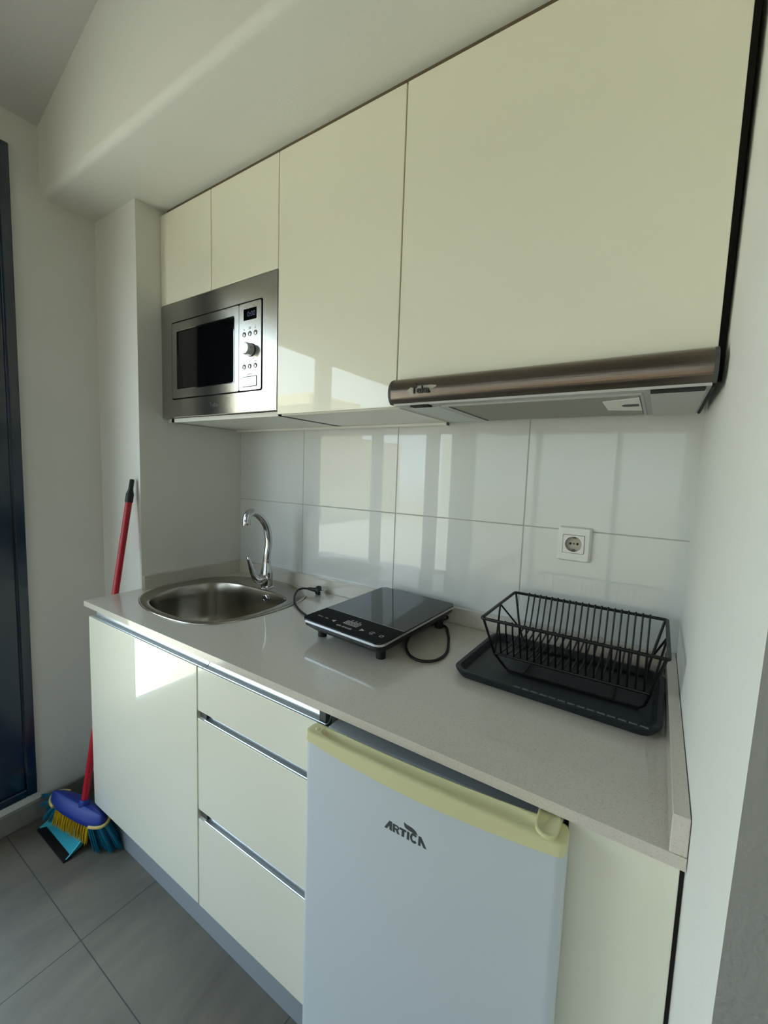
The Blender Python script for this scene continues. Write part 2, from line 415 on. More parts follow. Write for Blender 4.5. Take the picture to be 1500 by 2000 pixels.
# sink
sk = thing('sink', 'stainless steel inset sink with rounded bowl beside the left wall', 'sink', (0, 0, 0))
def ring(base, k, z, dx=0, dy=0): return [(cen.x + (p.x - cen.x) * k + dx, cen.y + (p.y - cen.y) * k + dy, z) for p in base]
def mixr(k, z): return [((1 - k) * a.x + k * b.x, (1 - k) * a.y + k * b.y, z) for a, b in zip(so, sb)]
rim = loft(bmesh.new(), [ring(so, 1.0, ZC + .0004), ring(so, .999, ZC + .003), ring(so, .990, ZC + .0042), mixr(.22, ZC + .0036), mixr(.3, ZC + .0012), mixr(.85, ZC + .0010), mixr(.96, ZC + .0022), mixr(1.0, ZC - .001)])
link('rim', rim, M_sink, sk, smooth=60)
cb = Vector((.29, -.335, 0))
def br(k, z): return [(cb.x + (p.x - cb.x) * k, cb.y + (p.y - cb.y) * k, z) for p in sb]
bowl = loft(bmesh.new(), [br(1.0, ZC - .001), br(.988, ZC - .008), br(.980, ZC - .05), br(.965, ZC - .12), br(.94, ZC - .150), br(.89, ZC - .165), br(.82, ZC - .169), br(.5, ZC - .172), br(.14, ZC - .174)], cap1=True)
link('bowl', bowl, M_sink, sk, smooth=60)
link('drain', lathe([(.0, 0), (.028, 0), (.034, .001), (.037, .003), (.042, .0035), (.045, .0015)], 28, Matrix.Translation((cb.x, cb.y, ZC - .1735))), M_chrome, sk, smooth=50)
ovf = Vector((.340, -.1565, ZC - .026))
dv = Vector((-.02, -1, .10))
link('overflow', lathe([(.0, -.001), (.006, -.001), (.0065, .0005), (.012, .002), (.014, .001), (.015, -.004)], 24, along(ovf, dv)), M_chrome, sk, smooth=50)
link('overflow_hole', lathe([(0, .0), (.0055, .0)], 20, along(ovf + dv * .0015, dv)), M_dark, sk)

# faucet
fa = thing('faucet', 'chrome single lever faucet with swan neck spout behind the sink bowl', 'faucet', (0, 0, 0))
fb = Vector((.300, -.112, ZC + .0012))
link('base_ring', lathe([(.0275, 0), (.0275, .003), (.0245, .0055)], 32, Matrix.Translation(fb)), M_chrome, fa, smooth=40)
bodyp = [(.0235, .004), (.0225, .012), (.0235, .030), (.0238, .050), (.0225, .064), (.0195, .078), (.0165, .090), (.0150, .100), (.0150, .108), (.0138, .1085), (.0138, .112)]
link('body', lathe(bodyp, 32, Matrix.Translation(fb)), M_chrome, fa, smooth=50)
sd = Vector((-.18, -.98, 0)).normalized()
sp = [fb + sd * a + Vector((0, 0, h)) for a, h in ((0, .108), (-.003, .140), (-.007, .170), (-.006, .200), (.001, .236), (.017, .266), (.040, .289), (.064, .297), (.081, .288), (.087, .269))]
path = catmull(sp, 7); n = len(path)
link('spout', tube(path, [.0134 + .0016 * min(1, i / n * 1.5) for i in range(n)], 18), M_chrome, fa, smooth=50)
tip = path[-1]
link('aerator', lathe([(.0125, .004), (.0145, .002), (.0148, -.014), (.0135, -.019), (.011, -.0195), (.0, -.0175)], 24, Matrix.Translation(tip)), M_chrome, fa, smooth=50)
ld = Vector((-.30, -.95, 0)).normalized()
kn = [(0, .040, .0215), (.018, .036, .0235), (.034, .037, .0215), (.047, .049, .0165), (.059, .073, .0120), (.068, .102, .0088), (.073, .122, .0070), (.075, .129, .0045)]
lev = catmull([fb + ld * a + Vector((0, 0, h)) for a, h, r_ in kn], 6)
rad = catmull([(r_, 0, 0) for a, h, r_ in kn], 6)
link('lever', tube(lev, [v.x for v in rad], 18, flat=.85), M_chrome, fa, smooth=50)

# ---------------------------------------------------------------- lower cabinets
YD = -.597
def gola(x0, x1, z0, z1, par):
    """hollow aluminium finger rail seen in the gap above a front"""
    cy, cz, r_ = -.5870, z0 + .0125, .0115
    arc = [(cy + r_ * math.sin(a), cz - r_ * math.cos(a)) for a in [math.radians(t) for t in (-42, -25, -10, 5, 20, 35, 50, 65, 80, 90)]]
    inner = arc + [(cy + r_, z1)]
    r2 = r_ + .0018
    arc2 = [(cy + r2 * math.sin(a), cz - r2 * math.cos(a)) for a in [math.radians(t) for t in (90, 65, 35, 5, -25, -42)]]
    outer_ = [(cy + r2, z1)] + arc2
    return link('finger_rail', prism(inner + outer_, 'x', x0, x1), M_alu, par, smooth=50)
sc = thing('base_cabinet', 'cream gloss one door base cabinet under the sink', 'cabinet', (0, 0, 0))
bm = bmesh.new(); add_box(bm, -.029, -.013, -.572, -.440, .149, .870); add_box(bm, .567, .585, -.572, -.02, .149, .870); add_box(bm, -.013, .567, -.572, -.02, .149, .167); add_box(bm, -.013, .567, -.03, -.02, .167, .70)
link('body', bm, M_carc, sc)
link('door', box(-.031, .583, YD, -.578, .149, .833, .0012, 2), M_cream, sc)
gola(-.019, .608, .833, .8705, sc)
dc = thing('drawer_cabinet', 'cream gloss cabinet with three drawers between the sink cabinet and the fridge', 'cabinet', (0, 0, 0))
bm = bmesh.new(); add_box(bm, .5865, .604, -.572, -.02, .149, .870); add_box(bm, .985, 1.003, -.572, -.02, .149, .870); add_box(bm, .604, .985, -.572, -.02, .149, .167); add_box(bm, .604, .985, -.03, -.02, .167, .83)
link('body', bm, M_carc, dc)
for i, (z0, z1) in enumerate(((.714, .833), (.434, .692), (.149, .407))):
    d = link('drawer', box(.5885, 1.003, YD, -.578, z0, z1, .0012, 2), M_cream, dc)
    link('drawer_box', box(.612, .978, -.577, -.09, z0 + .012, z1 - .03), M_carc, d)
gola(.6105, 1.024, .833, .8705, dc)
gola(.614, .992, .692, .713, dc); gola(.614, .992, .407, .433, dc)
for z0, z1 in ((.692, .714), (.407, .434)): link('side_insert', box(.5885, .613, -.588, -.573, z0, z1), M_darkpl, dc)
bm = box(1.0035, 1.0205, -.590, -.57, .0, .8705)
tag(link('fridge_niche_trim', bm, M_darkpl), 'dark grey vertical strip at the left side of the fridge niche', 'trim')
tag(link('plinth', box(-.029, 1.0025, -.553, -.541, .0, .1485, .001, 1), M_plinth), 'blue grey foil plinth recessed under the cream cabinets', 'plinth')
bm = box(1.4880, 1.6205, YD, -.578, 0.001, .870, .0012, 2); ep = tag(link('filler_panel', bm, M_cream), 'narrow cream filler panel between the fridge and the right wall', 'panel')
link('batten', box(1.4885, 1.505, -.577, -.02, .001, .870), M_carc, ep)
link('edge_gap_shade', box(1.6208, 1.6256, -.590, -.578, .001, .870), M_dark, ep)  # dark strip standing in for the shaded gap at the wall

# ---------------------------------------------------------------- fridge (turned about 2 degrees)
FR = thing('fridge', 'pale grey under-counter fridge with yellowed cream handle beneath the worktop', 'fridge', (1.033, -.665, 0), math.atan2(.015, .451))
W = .461
link('body', box(.004, W - .013, .062, .56, .03, .838, .004, 2), M_fridge, FR)
link('gasket', box(.008, W - .010, .050, .063, .05, .835), mat('grey_gasket', rgb(92, 96, 100), .6), FR)
bm = bmesh.new()
pl = rrect(0, W, 0, .050, .014, 6)
add_prism(bm, pl, 'z', .045, .8475)
link('door', bm, M_fridge, FR, smooth=40)
link('kickboard', box(.01, W - .01, .055, .062, 0.0, .045), M_darkpl, FR)
# handle: crescent cap over the top of the door, grooved on top
bm = bmesh.new(); NU, NV = 110, 22
def hfront(u): return -.0012 - .0050 * math.sin(PI * u)
def hback(u): return .034 - .010 * math.sin(PI * u) + .010 * u
def hlow(u): return .8475 - .0135 * math.sin(PI * u) ** .8 if 0 < u < 1 else .8475
grid = []
for i in range(NU + 1):
    u = i / NU; row = []; e = min(1, (min(u, 1 - u) * W) / .009); e = math.sqrt(max(0, 1 - (1 - e) ** 2))
    f, b_ = hfront(u), hback(u); mid = (f + b_) / 2; hw = (b_ - f) / 2 * (0.55 + .45 * e)
    for j in range(NV + 1):
        v = j / NV; y = mid + (v - .5) * 2 * hw
        uu = (u - .49) / .425; ve = (v - .56) / .33
        dl = (abs(uu) ** 9 + abs(ve) ** 3)
        dep = .0120 * max(0, 1 - dl) ** .55 if dl < 1 else 0
        edge = .0016 * (1 - min(1, min(v, 1 - v) * NV / 1.5)) + .0016 * (1 - min(1, min(u, 1 - u) * NU / 1.5))
        row.append(bm.verts.new((u * W, y, .8640 - dep - edge)))
    grid.append(row)
for i in range(NU):
    for j in range(NV): bm.faces.new((grid[i][j], grid[i + 1][j], grid[i + 1][j + 1], grid[i][j + 1]))
low0 = [bm.verts.new((grid[i][0].co.x, grid[i][0].co.y, hlow(i / NU))) for i in range(NU + 1)]
low1 = [bm.verts.new((grid[i][NV].co.x, grid[i][NV].co.y, .8470)) for i in range(NU + 1)]
for i in range(NU):
    bm.faces.new((grid[i][0], low0[i], low0[i + 1], grid[i + 1][0])); bm.faces.new((grid[i][NV], grid[i + 1][NV], low1[i + 1], low1[i])); bm.faces.new((low0[i], low1[i], low1[i + 1], low0[i + 1]))
for i in (0, NU):
    bm.faces.new([grid[i][j] for j in range(NV + 1)] + [low1[i], low0[i]])
hd = link('handle', bm, M_handle, FR, smooth=50)
link('screw_cap', lathe([(.0052, 0), (.005, .0012), (.0035, .0020), (0, .0022)], 20, Matrix.Translation((.019, .016, .8630))), M_handle, hd, smooth=60)
# hinge cover: a U shaped cap on the right end
Uo = [(.4160, .075), (.4170, .018), (.4190, .009), (.4240, .003), (.4310, .000), (.4390, .000), (.4450, .003), (.4485, .009), (.4495, .018), (.4500, .075)]
ucx = .433
def uin(k, dy): return [(ucx + (x - ucx) * k, y + (dy if y < .07 else 0)) for x, y in Uo]
bm = loft(bmesh.new(), [[(x, y, z) for x, y in q] for q, z in ((Uo, .8590), (Uo, .8672), (uin(.93, .001), .8680), (uin(.80, .003), .8680), (uin(.74, .004), .8668))], cap0=True, cap1=True)
hc = link('hinge_cover', bm, M_handle, FR, smooth=50); hc['label'] = 'cream hinge cover'
# ARTICA mark
GL = {'A': [(0.1809, 0.7547), (0.1903, 0.7709), (0.1957, 0.7709), (0.1957, 0.7547), (0.1913, 0.7547), (0.1905, 0.762), (0.1861, 0.7547)],
 'R1': [(0.1970, 0.7694), (0.2015, 0.7694), (0.2015, 0.7547), (0.1972, 0.7547)], 'R2': [(0.2014, 0.7694), (0.2055, 0.7694), (0.2052, 0.7668), (0.2014, 0.7668)], 'R3': [(0.2054, 0.7694), (0.2094, 0.7675), (0.2065, 0.7652), (0.2049, 0.7668)],
 'R4': [(0.2094, 0.7675), (0.2091, 0.7632), (0.2058, 0.7607), (0.2065, 0.7652)], 'R5': [(0.2014, 0.7632), (0.2064, 0.7636), (0.2062, 0.7607), (0.2014, 0.7603)], 'R6': [(0.2030, 0.7607), (0.2072, 0.7616), (0.2104, 0.7547), (0.2062, 0.7547)],
 'T': [(0.2102, 0.7690), (0.2230, 0.7690), (0.2226, 0.7653), (0.2194, 0.7653), (0.2189, 0.7550), (0.2140, 0.7550), (0.2144, 0.7653), (0.2102, 0.7653)],
 'I': [(0.2243, 0.7686), (0.2287, 0.7686), (0.2283, 0.7544), (0.2239, 0.7544)],
 'A2': [(0.2453, 0.7709), (0.25, 0.7709), (0.2598, 0.7547), (0.2548, 0.7547), (0.2494, 0.7627), (0.2491, 0.7547), (0.2447, 0.7547)],
 'F': [(0.2183, 0.7818), (0.2225, 0.7799), (0.228, 0.7794), (0.234, 0.7786), (0.24, 0.776), (0.2434, 0.7706), (0.2344, 0.7709), (0.226, 0.7713), (0.2203, 0.7732), (0.2182, 0.7768)]}
bm = bmesh.new()
for k, pts in GL.items(): add_prism(bm, pts, 'y', -.0003, .0005)
cx, cz = .2368, .7622
oc = [(cx + .0068 * math.cos(a), cz + .0088 * math.sin(a)) for a in [math.radians(38 + 284 * k / 16) for k in range(17)]]
ic = [(cx + .0030 * math.cos(a), cz + .0046 * math.sin(a)) for a in [math.radians(322 - 284 * k / 16) for k in range(17)]]
for k in range(16):
    add_prism(bm, [oc[k], oc[k + 1], ic[15 - k], ic[16 - k]], 'y', -.0003, .0005)
lg = link('logo', bm, M_ink, FR); lg['label'] = 'dark grey ARTICA lettering'

# ---------------------------------------------------------------- upper cabinets
YU = -.335; ZT = 2.252
def upper(name, label, x0, x1, z0, ztop=ZT):
    t = thing(name, label, 'cabinet', (0, 0, 0))
    bm = bmesh.new()
    add_box(bm, x0 + .0005, x0 + .0155, -.315, -.0015, z0, ztop); add_box(bm, x1 - .0155, x1 - .0005, -.315, -.0015, z0, ztop)
    add_box(bm, x0 + .0155, x1 - .0155, -.315, -.0015, ztop - .016, ztop); add_box(bm, x0 + .0155, x1 - .0155, -.315, -.0015, z0, z0 + .016)
    add_box(bm, x0 + .0155, x1 - .0155, -.012, -.0015, z0 + .016, ztop - .016)
    link('body', bm, M_carc, t)
    return t
def door(t, x0, x1, z0, z1): return link('door', box(x0, x1, YU, -.3165, z0, z1, .0012, 2), M_cream, t)
# the side wall slants, so the microwave cabinet is cut to it
u1 = thing('wall_cabinet', 'cream gloss wall cabinet with two small doors above the microwave', 'cabinet', (0, 0, 0))
bm = bmesh.new()
add_box(bm, .003, .018, -.315, -.05, 1.513, ZT); add_box(bm, .573, .5888, -.315, -.0015, 1.513, ZT)
add_prism(bm, [(-.018, -.315), (.5888, -.315), (.5888, -.002), (.003, -.002)], 'z', 1.513, 1.527)
add_box(bm, .018, .573, -.315, -.0015, 1.930, 1.944); add_box(bm, .018, .573, -.315, -.0015, ZT - .016, ZT)
link('body', bm, M_carc, u1)
door(u1, -.0215, .2735, 1.930, 2.242); door(u1, .2765, .588, 1.930, 2.242)
u2 = upper('wall_cabinet', 'tall narrow cream gloss wall cabinet between the microwave and the hood cabinet', .5888, 1.0035, 1.5131)
door(u2, .5905, 1.0030, 1.5155, 2.242)
u3 = upper('wall_cabinet', 'widest cream gloss wall cabinet above the extractor hood', 1.0040, 1.6215, 1.545)
door(u3, 1.0065, 1.6215, 1.578, 2.242)
link('edge_gap_shade', box(1.6218, 1.6335, -.300, -.29, 1.53, ZT), M_dark, u3)  # black strip painted in as shade between door and wall
link('top_gap_shade', box(.0, 1.62, -.322, -.3, ZT, 2.2615), mat('brown_shade_strip', rgb(96, 84, 66), .8), u3)  # brown strip colours in the shadow line above the doors

# ---------------------------------------------------------------- microwave
mw = thing('microwave', 'stainless built-in microwave oven in the left wall cabinet', 'microwave', (0, 0, 0))
ox0, ox1, oz0, oz1 = -.0215, .588, 1.5285, 1.927
ix0, ix1, iz0, iz1 = .044, .527, 1.590, 1.861
def frame_xz(bm, o, i, y0, y1):
    """slab standing in x/z with a hole; o and i are outlines"""
    tmp = bmesh.new(); plate_with_hole(tmp, o, i, y0, y1)
    for v in tmp.verts: v.co = Vector((v.co.x, v.co.z, v.co.y))
    me = bpy.data.meshes.new('t'); tmp.to_mesh(me); tmp.free(); bm.from_mesh(me); bpy.data.meshes.remove(me); return bm
bm = bmesh.new(); frame_xz(bm, [(ox0, oz0), (ox1, oz0), (ox1, oz1), (ox0, oz1)], rrect(ix0, ix1, iz0, iz1, .008, 5), YU - .001, -.3165)
link('trim_frame', bm, M_steel, mw)
link('housing', box(.035, .536, -.3155, -.03, 1.56, 1.90), M_dark, mw)
link('groove', box(ix0 + .0002, ix1 - .0002, -.3162, -.3157, iz0, iz1), M_dark, mw)
# oven door with its window
bm = bmesh.new(); frame_xz(bm, rrect(ix0 + .0035, .4175, iz0 + .0045, iz1 - .0045, .006, 5), rrect(.077, .393, 1.625, 1.826, .004, 4), YU - .002, -.317)
dr = link('oven_door', bm, M_steel, mw)
link('window', box(.076, .394, YU + .001, -.3170, 1.624, 1.827), M_blackglass, dr)
bm = bmesh.new(); frame_xz(bm, rrect(.0745, .3955, 1.6225, 1.8285, .005, 4), rrect(.0772, .3928, 1.6252, 1.8258, .004, 4), YU - .0030, YU - .0015)
link('window_trim', bm, M_chrome, dr)
bm = prism(rrect(.4195, ix1 - .0065, iz0 + .0045, iz1 - .0045, .006, 5), 'y', YU - .002, -.317)
cp = link('control_panel', bm, M_steel, mw)
link('display', box(.4405, .4990, YU - .0026, YU - .0019, 1.805, 1.839), M_blackglass, cp)
MX = lambda x, z, y: Matrix.Translation((x, y, z)) @ Matrix.Rotation(PI / 2, 4, 'X')
text_mesh('0:00', .021, MX(.476, 1.8215, YU - .0028), 'display_digits', glow('display_glow', rgb(120, 140, 190), .18), cp, .0001)
for z in (1.764, 1.6665):
    for x in (.4435, .4695, .4955):
        b1 = link('button', lathe([(.0062, 0), (.0062, .0016), (.0050, .0022), (0, .0024)], 22, along((x, YU - .002, z), (0, -1, 0))), M_steel, cp, smooth=50)
        link('button_ring', lathe([(.0062, 0), (.0062, .0009), (.0074, .0009), (.0074, 0)], 22, along((x, YU - .0021, z), (0, -1, 0))), M_darkpl, b1)
link('knob', lathe([(.0185, 0), (.0182, .018), (.0172, .0225), (.015, .0245), (0, .0250)], 36, along((.4750, YU - .002, 1.7145), (0, -1, 0))), M_alu, cp, smooth=40)
link('knob_collar', lathe([(.0205, 0), (.0200, .0025)], 36, along((.4750, YU - .002, 1.7145), (0, -1, 0))), M_darkpl, cp)
rb = link('release_button', box(.4380, .5010, YU - .0040, YU - .0018, 1.6060, 1.6350, .0012, 2), M_alu, cp)
bm = bmesh.new(); frame_xz(bm, rrect(.4365, .5025, 1.6045, 1.6365, .002, 3), rrect(.4381, .5009, 1.6061, 1.6349, .0015, 3), YU - .0026, YU - .0019); link('button_outline', bm, M_dark, rb)
# faint captions: small glyph marks over the buttons
for (x, z, w) in ((.4435, 1.7785, .006), (.4695, 1.7785, .010), (.4700, 1.7825, .009), (.4955, 1.7790, .007), (.4955, 1.7850, .004), (.4435, 1.6800, .006), (.4695, 1.6810, .009), (.4955, 1.6800, .012), (.470, 1.6425, .024), (.487, 1.6890, .010)):
    bm = bmesh.new(); n = max(2, int(w / .0024))
    for k in range(n):
        xx = x - w / 2 + k * w / n; add_box(bm, xx, xx + w / n * .6, YU - .0023, YU - .0019, z - .0011, z + .0011)
    link('caption', bm, M_inkdim, cp)
text_mesh('Teka', .0215, MX(.286, 1.5595, YU - .0013), 'logo', M_ink, mw, .0002, bold=.0002)

# ---------------------------------------------------------------- light profile under the cabinets
ls = thing('light_strip', 'slim white light profile under the wall cabinets against the tiles', 'light strip', (0, 0, 0))
link('profile', box(.012, 1.0015, -.034, -.020, 1.5045, 1.5128, .001, 1), M_white, ls)
link('end_cap', box(1.0015, 1.0048, -.0345, -.0195, 1.5040, 1.5130), M_darkpl, ls)

# ---------------------------------------------------------------- extractor hood
hd = thing('extractor_hood', 'pull-out extractor hood with brown-grey steel visor above the dish rack', 'hood', (0, 0, 0))
hx0, hx1 = 1.010, 1.622
# curved steel visor
yz = [(-.3365, 1.5765), (-.356, 1.5730), (-.3705, 1.5650), (-.3785, 1.5520), (-.3800, 1.5380), (-.3765, 1.5240), (-.368, 1.5140), (-.3365, 1.5140)]
cv = catmull([(0, a, b) for a, b in yz[:-1]], 5); outl = [(p.y, p.z) for p in cv] + [yz[-1]]
link('visor', prism(outl, 'x', hx0 + .006, hx1 - .006), M_hoodsteel, hd, smooth=40)
cap = [(p[0] - (.0008 if p[0] < -.34 else 0), p[1]) for p in outl]
link('visor_end', prism(cap, 'x', hx0, hx0 + .006), M_darkpl, hd, smooth=40)
link('visor_end', prism(cap, 'x', hx1 - .006, hx1), M_darkpl, hd, smooth=40)
# grey sheet body above the filter, stepped underside
bm = bmesh.new()
add_box(bm, 1.0065, 1.6205, -.3155, -.040, 1.5175, 1.5445)
add_box(bm, 1.020, 1.6165, -.3690, -.0420, 1.5105, 1.5172)
bd = link('body', bm, M_hoodgrey, hd)
link('filter', box(1.150, 1.515, -.334, -.075, 1.5080, 1.5110, .001, 1), M_filter, hd)
bm = bmesh.new(); frame_xz  # (plan frame below)
plate_with_hole(bm, rrect(1.128, 1.522, -.342, -.066, .004, 3), rrect(1.146, 1.517, -.336, -.074, .003, 3), 1.5068, 1.5112)
link('filter_frame', bm, M_hoodgrey, hd)
link('filter_seam', box(1.1450, 1.1470, -.336, -.074, 1.5064, 1.5070), M_dark, hd)
ct = link('filter_latch', prism([(1.452, -.285), (1.515, -.310), (1.515, -.150), (1.452, -.175)], 'z', 1.5062, 1.5082), M_white, hd)
link('latch_slot', prism([(1.482, -.236), (1.487, -.244), (1.512, -.244), (1.512, -.218), (1.487, -.218), (1.482, -.226)], 'z', 1.5056, 1.5063), M_darkpl, ct)
link('lamp_cover', box(1.533, 1.612, -.338, -.062, 1.5062, 1.5108, .001, 1), M_hoodgrey, hd)
link('lamp_slot', box(1.533, 1.609, -.366, -.342, 1.5072, 1.5107), M_dark, hd)
link('switch_slot', box(1.063, 1.108, -.366, -.344, 1.5072, 1.5107), M_dark, hd)
link('side_channel', box(1.040, 1.122, -.330, -.062, 1.5082, 1.5108, .001, 1), mat('hood_grey_light', rgb(188, 192, 192), .4), hd)
link('hood_gap_shade', box(1.6168, 1.6212, -.366, -.050, 1.5085, 1.5172), M_dark, hd)  # dark strip in place of the shaded gap beside the hood
# worn Teka badge
Tb = Matrix.Translation((1.0965, -.3822, 1.5400)) @ Matrix.Rotation(PI / 2, 4, 'X')
bm = bmesh.new(); rg = []
for k in range(22):
    a = 2 * PI * k / 22; r = 1.05 + .13 * math.sin(3 * a + 1) + .08 * math.sin(7 * a)
    rg.append((1.0950 + .033 * r * math.cos(a), 1.5415 + .0090 * r * math.sin(a) + .0035 * math.cos(a)))
add_prism(bm, rg, 'y', -.3805, -.3760)
link('worn_sticker', bm, M_sticker, hd)
text_mesh('Teka', .0225, Tb, 'badge', M_inkblack, hd, .0022, sx=1.0, bold=.00025)
bm = bmesh.new(); add_box(bm, 1.076, 1.1175, -.3822, -.3800, 1.5498, 1.5512); link('badge_bar', bm, M_inkblack, hd); link('badge_dot', box(1.0815, 1.0855, -.3815, -.3790, 1.5530, 1.5560), M_inkblack, hd)

# ---------------------------------------------------------------- socket
so_ = thing('wall_socket', 'white square power socket on the tiles above the dish rack', 'socket', (0, 0, 0))
px0, px1, pz0, pz1 = 1.338, 1.422, 1.134, 1.226; pc = (1.3785, 1.1805)
bm = bmesh.new()
o1 = rrect(px0, px1, pz0, pz1, .004, 4); o2 = rrect(px0 + .006, px1 - .006, pz0 + .003, pz1 - .003, .004, 4); o3 = rrect(pc[0] - .0275, pc[0] + .0275, pc[1] - .025, pc[1] + .025, .002, 4)
loft(bm, [[(p[0], -.0005, p[1]) for p in o1], [(p[0], -.0055, p[1]) for p in o1], [(p[0], -.0105, p[1]) for p in o2], [(p[0], -.0105, p[1]) for p in o3], [(p[0], -.004, p[1]) for p in o3]])
link('cover_plate', bm, M_white, so_, smooth=35)
bm = bmesh.new(); cir = [(pc[0] + .0205 * math.cos(2 * PI * k / 40), pc[1] + .0205 * math.sin(2 * PI * k / 40)) for k in range(40)]
frame_xz(bm, rrect(pc[0] - .0262, pc[0] + .0262, pc[1] - .0238, pc[1] + .0238, .0015, 4), cir, -.0120, -.003)
link('insert', bm, M_white, so_)
bm = bmesh.new(); loft(bm, [[(p[0], -.0115, p[1]) for p in cir], [(pc[0] + (p[0] - pc[0]) * .97, -.0015, pc[1] + (p[1] - pc[1]) * .97) for p in cir]], cap1=True); link('well', bm, M_whiteshade, so_)
for dx in (-.0088, .0088): link('pin_hole', lathe([(.0032, 0), (.0032, .0006), (0, .0006)], 16, along((pc[0] + dx, -.0016, pc[1]), (0, -1, 0))), M_dark, so_)
link('screw', lathe([(.0022, 0), (.0018, .001), (0, .001)], 14, along((pc[0], -.0016, pc[1]), (0, -1, 0))), M_darkpl, so_)
for s in (-1, 1): link('earth_clip', box(pc[0] - .003, pc[0] + .003, -.0100, -.0018, pc[1] + s * .0172 - .0020, pc[1] + s * .0172 + .0020), M_darkpl, so_)

# ---------------------------------------------------------------- induction hob
hb = thing('induction_hob', 'portable black glass induction hob with touch controls between the sink and the dish rack', 'hob', (0, 0, 0))
c0 = Vector((.757, -.391)); c1 = Vector((1.037, -.421)); c2 = Vector((1.045, -.048)); c3 = Vector((.769, -.030))
# local frame: u across (left to right), v depth (front to back)
ux = Vector((.281, -.024, 0)).normalized(); vx = Vector((.0244, .281, 0)).normalized(); tilt = math.atan2(.014, .365)
vz = Vector((vx.x * math.cos(tilt), vx.y * math.cos(tilt), math.sin(tilt))); nz = ux.cross(vz).normalized()
HM = Matrix(((ux.x, vz.x, nz.x, .757), (ux.y, vz.y, nz.y, -.394), (ux.z, vz.z, nz.z, .9465), (0, 0, 0, 1)))
hm = bpy.data.objects.new('x', None); bpy.data.objects.remove(hm)
def hl(name, bm, m, par=None, **k):
    o = link(name, bm, m, par or hb, **k); o.data.transform(HM); return o
HW, HD = .281, .372
hl('trim_rim', prism(rrect(0, HW, 0, HD, .020, 6), 'z', -.0078, -.0022), mat('silver_rim', rgb(215, 217, 220), .25, .8), smooth=30)
gl = hl('glass_plate', prism(rrect(.0008, HW - .0008, .0008, HD - .0008, .0195, 6), 'z', -.0022, .0012), M_blackglass, smooth=30)
hl('control_strip', prism(rrect(.0008, HW - .0008, .0008, .1000, .0195, 6)[14:] + [(HW - .0008, .100), (.0008, .100)] if 0 else [(.0008, .100)] + [p for p in rrect(.0008, HW - .0008, .0008, .2, .0195, 6) if p[1] < .05] + [(HW - .0008, .100)], 'z', .0011, .0013), M_panel, gl)
hl('divider_line', box(.001, HW - .001, .1000, .1022, .0012, .0015), mat('grey_line', rgb(150, 150, 150), .4, .5), gl)
bm = bmesh.new(); r0 = rrect(.004, HW - .004, .004, HD - .004, .018, 6); r1 = rrect(.020, HW - .020, .026, HD - .012, .015, 6)
loft(bm, [[(p[0], p[1], -.0078) for p in r0], [(p[0], p[1], -.018) for p in r0], [(p[0], p[1], -.036) for p in r1]], cap0=True, cap1=True)
hl('casing', bm, M_blackpl, smooth=30)
for (x, y, zf) in ((.034, .050, 0), (.245, .050, 0), (.034, .335, 0), (.245, .335, 0)):
    p = HM @ Vector((x, y, -.034)); 
    link('foot', lathe([(.0125, ZC + .0003), (.0125, p.z - .001), (.014, p.z + .004)], 20, Matrix.Translation((p.x, p.y, 0))), M_rubber, hb, smooth=40)
# printed controls, each mark its own piece
def mark(fn):
    b_ = bmesh.new(); fn(b_); hl('control_mark', b_, M_inklight, gl)
Z0, Z1 = .0012, .0016
def tri(x, y, s, d): mark(lambda b_: add_prism(b_, [(x - s * d, y), (x + s * d * .8, y - s), (x + s * d * .8, y + s)], 'z', Z0, Z1))
tri(.088, .040, .0066, 1); tri(.190, .040, .0066, -1)
def ring_frame(b_, x0, x1, y0, y1, t):
    o = [(x0, y0), (x1, y0), (x1, y1), (x0, y1)]; q = [(x0 + t, y0 + t), (x1 - t, y0 + t), (x1 - t, y1 - t), (x0 + t, y1 - t)]
    loft(b_, [[(p[0], p[1], Z0) for p in o], [(p[0], p[1], Z1) for p in o], [(p[0], p[1], Z1) for p in q], [(p[0], p[1], Z0) for p in q]])
mark(lambda b_: ring_frame(b_, .118, .166, .044, .066, .0020))
for k in range(4): mark(lambda b_: ring_frame(b_, .1225 + k * .0100, .1297 + k * .0100, .0490, .0610, .0016))
for k in range(3): mark(lambda b_: add_prism(b_, [(.126 + k * .013, .0705), (.1300 + k * .013, .0765), (.1312 + k * .013, .0705)], 'z', Z0, Z1))
def ringc(b_, x, y, r, t, a0, a1, n=18):
    P_ = [(x + r * math.cos(a0 + (a1 - a0) * k / n), y + r * math.sin(a0 + (a1 - a0) * k / n)) for k in range(n + 1)]
    Q_ = [(x + (r - t) * math.cos(a0 + (a1 - a0) * k / n), y + (r - t) * math.sin(a0 + (a1 - a0) * k / n)) for k in range(n + 1)]
    for k in range(n): add_prism(b_, [P_[k], P_[k + 1], Q_[k + 1], Q_[k]], 'z', Z0, Z1)
mark(lambda b_: ringc(b_, .2225, .041, .0078, .0009, .3, 5.6))
mark(lambda b_: add_prism(b_, [(.2190, .0375), (.2255, .0470), (.2235, .0400)], 'z', Z0, Z1))
mark(lambda b_: ring_frame(b_, .2470, .2570, .036, .047, .0012))
text_mesh('MENU', .0070, HM @ Matrix.Translation((.036, .041, .0014)), 'control_mark', M_inklight, gl, .0001)
text_mesh('Max', .0070, HM @ Matrix.Translation((.061, .041, .0014)), 'control_mark', M_inklight, gl, .0001)
text_mesh('ele-tronic', .0135, HM @ Matrix.Translation((.140, .026, .0015)), 'logo', M_inklight, gl, .0001, sx=1.0, bold=.0001)
